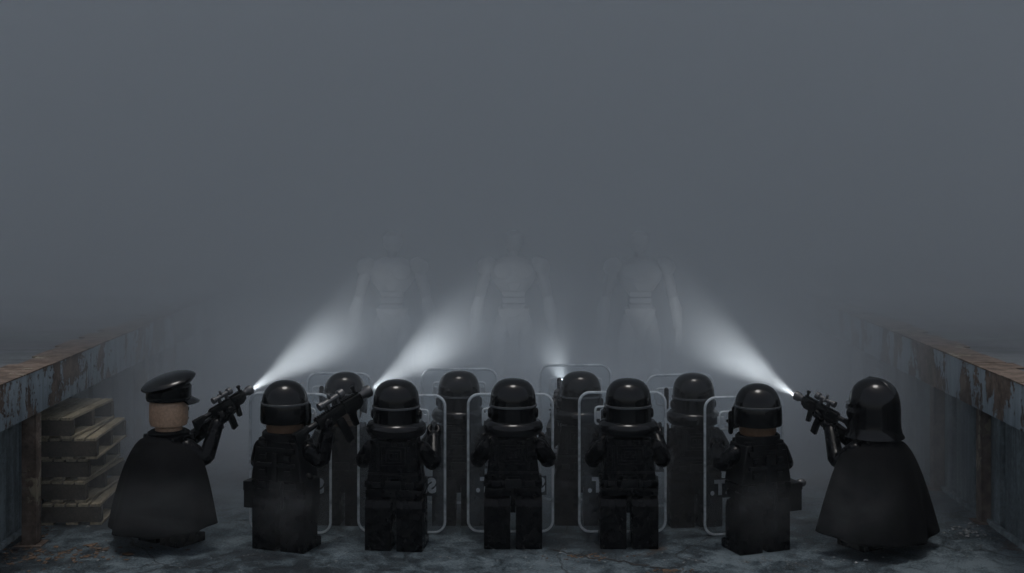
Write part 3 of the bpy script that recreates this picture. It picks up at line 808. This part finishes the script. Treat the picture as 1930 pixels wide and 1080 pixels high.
# ---------------------------------------------------------------- mist
def fog(name, lo, hi, dens, col, aniso=0.0):
    b = MB(); b.box(lo, hi)
    m = bpy.data.materials.new(name + "_air"); m.use_nodes = True; nt = m.node_tree
    nt.nodes.remove(nt.nodes["Principled BSDF"])
    pv = nt.nodes.new("ShaderNodeVolumePrincipled")
    pv.inputs["Color"].default_value = (*col, 1); pv.inputs["Density"].default_value = dens; pv.inputs["Anisotropy"].default_value = aniso
    nt.links.new(pv.outputs[0], nt.nodes["Material Output"].inputs["Volume"])
    o = b.build(name, m)
    return o
AIR = (0.90, 0.95, 0.99)
TOP = 16.0
tag(fog("haze", (-60, -20, -1.0), (60, 60, TOP + .4), .0007, AIR), "thin even haze filling the whole yard", "haze", kind="stuff")
layers = [(.40, .09), (1.5, .08), (3.0, .10), (4.6, .20), (7.0, .45)]
for i, (y, dn) in enumerate(layers):
    tag(fog("haze", (-50 - i, y, -.9 + i * .02), (50 + i, 48 + i, TOP - .1 - i * .05), dn, AIR), "mist bank thickening towards the back of the yard", "haze", "mist banks", "stuff")

def wisp(label, c, r, dens, seed, name="smoke", grp="low smoke drifting over the yard", nlo=.36, nhi=.66, nscale=1.6, core=.1):
    b = MB(); bmesh.ops.create_icosphere(b.bm, subdivisions=3, radius=1.0)
    m = bpy.data.materials.new("smoke_air"); m.use_nodes = True; nt = m.node_tree
    nt.nodes.remove(nt.nodes["Principled BSDF"])
    pv = nt.nodes.new("ShaderNodeVolumePrincipled"); pv.inputs["Color"].default_value = (*AIR, 1)
    tc = nt.nodes.new("ShaderNodeTexCoord")
    ln = N(nt, "ShaderNodeVectorMath", operation="LENGTH"); nt.links.new(tc.outputs["Object"], ln.inputs[0])
    sh = N(nt, "ShaderNodeMapRange", interpolation_type="SMOOTHSTEP"); sh.inputs[1].default_value = 1.0; sh.inputs[2].default_value = core; sh.inputs[3].default_value = 0; sh.inputs[4].default_value = 1
    nt.links.new(ln.outputs["Value"], sh.inputs[0])
    mp = nt.nodes.new("ShaderNodeMapping"); mp.inputs["Location"].default_value = (seed, seed * 2, 0); nt.links.new(tc.outputs["Object"], mp.inputs[0])
    nz = ramp(nt, noise(nt, mp.outputs[0], nscale, 4, .55, .4), [(nlo, 0.0), (nhi, 1.0)])
    mu = N(nt, "ShaderNodeMath", operation="MULTIPLY"); nt.links.new(sh.outputs[0], mu.inputs[0]); nt.links.new(nz.outputs[0], mu.inputs[1])
    m2 = N(nt, "ShaderNodeMath", operation="MULTIPLY"); m2.inputs[1].default_value = dens; nt.links.new(mu.outputs[0], m2.inputs[0])
    nt.links.new(m2.outputs[0], pv.inputs["Density"]); nt.links.new(pv.outputs[0], nt.nodes["Material Output"].inputs["Volume"])
    o = b.build(name, m); o.location = c; o.scale = r
    tag(o, label, name, grp, "stuff")
wisp("low bank of mist lying between the docks behind the back row", (0, 3.2, .55), (6.2, 2.7, 2.1), 1.75, 5.2, "haze", "mist banks", .28, .72, 2.6, .0)
wisp("thin smoke drifting low across the officer's cape", W(300, 960, -.75), (.95, .28, .42), .3, 1.3)
wisp("thin smoke drifting across the bare-necked guards' legs", W(545, 960, -.62), (.55, .24, .42), .28, 4.1)
wisp("thin smoke drifting across the hip box guard's legs", W(1440, 960, -.62), (.55, .24, .42), .28, 7.7)
wisp("thin smoke drifting low across the helmet figure's cape", W(1610, 950, -.78), (.6, .26, .5), .32, 2.9)

# ---------------------------------------------------------------- light, sky, camera
SUN_EL, SUN_AZ = R(86), R(180)        # overhead, a little towards the camera
w = bpy.data.worlds.new("World"); sc.world = w; w.use_nodes = True
nt = w.node_tree; bg = nt.nodes["Background"]
sky = nt.nodes.new("ShaderNodeTexSky"); sky.sky_type = 'NISHITA'; sky.sun_disc = False
sky.sun_elevation = SUN_EL; sky.sun_rotation = SUN_AZ; sky.air_density = 1.0; sky.dust_density = 3.0; sky.ozone_density = 1.0
hs = nt.nodes.new("ShaderNodeHueSaturation"); hs.inputs["Saturation"].default_value = 0.52
nt.links.new(sky.outputs[0], hs.inputs["Color"]); nt.links.new(hs.outputs[0], bg.inputs[0])
bg.inputs[1].default_value = 0.135
sl = bpy.data.lights.new("sun", 'SUN'); sl.energy = 1.4; sl.angle = R(17); sl.color = (1, .98, .955)
so = bpy.data.objects.new("sun", sl); COL.objects.link(so)
sd = Vector((.0, -math.cos(SUN_EL), math.sin(SUN_EL)))
so.matrix_world = Matrix.Translation((0, 0, 20)) @ sd.to_track_quat('Z', 'Y').to_matrix().to_4x4()

cam = bpy.data.cameras.new("camera"); co = bpy.data.objects.new("camera", cam); COL.objects.link(co)
co.location = (0, -D0, CZ); co.rotation_euler = (R(90), 0, 0)
cam.sensor_width = 36; cam.lens = 36 * F / 1930; cam.shift_y = -(540 - HY) / 1930; cam.clip_end = 600; cam.clip_start = .05
sc.camera = co

sc.render.engine = 'CYCLES'
cy = sc.cycles
cy.use_denoising = True; cy.use_adaptive_sampling = True; cy.adaptive_threshold = 0.03
try: cy.denoiser = 'OPENIMAGEDENOISE'
except Exception: pass
cy.max_bounces = 8; cy.volume_bounces = 3; cy.transparent_max_bounces = 24; cy.diffuse_bounces = 3; cy.glossy_bounces = 3
cy.sample_clamp_indirect = 3.0
vs = sc.view_settings
vs.view_transform = 'Standard'; vs.look = 'None'; vs.exposure = -0.44; vs.gamma = 1; vs.use_curve_mapping = False
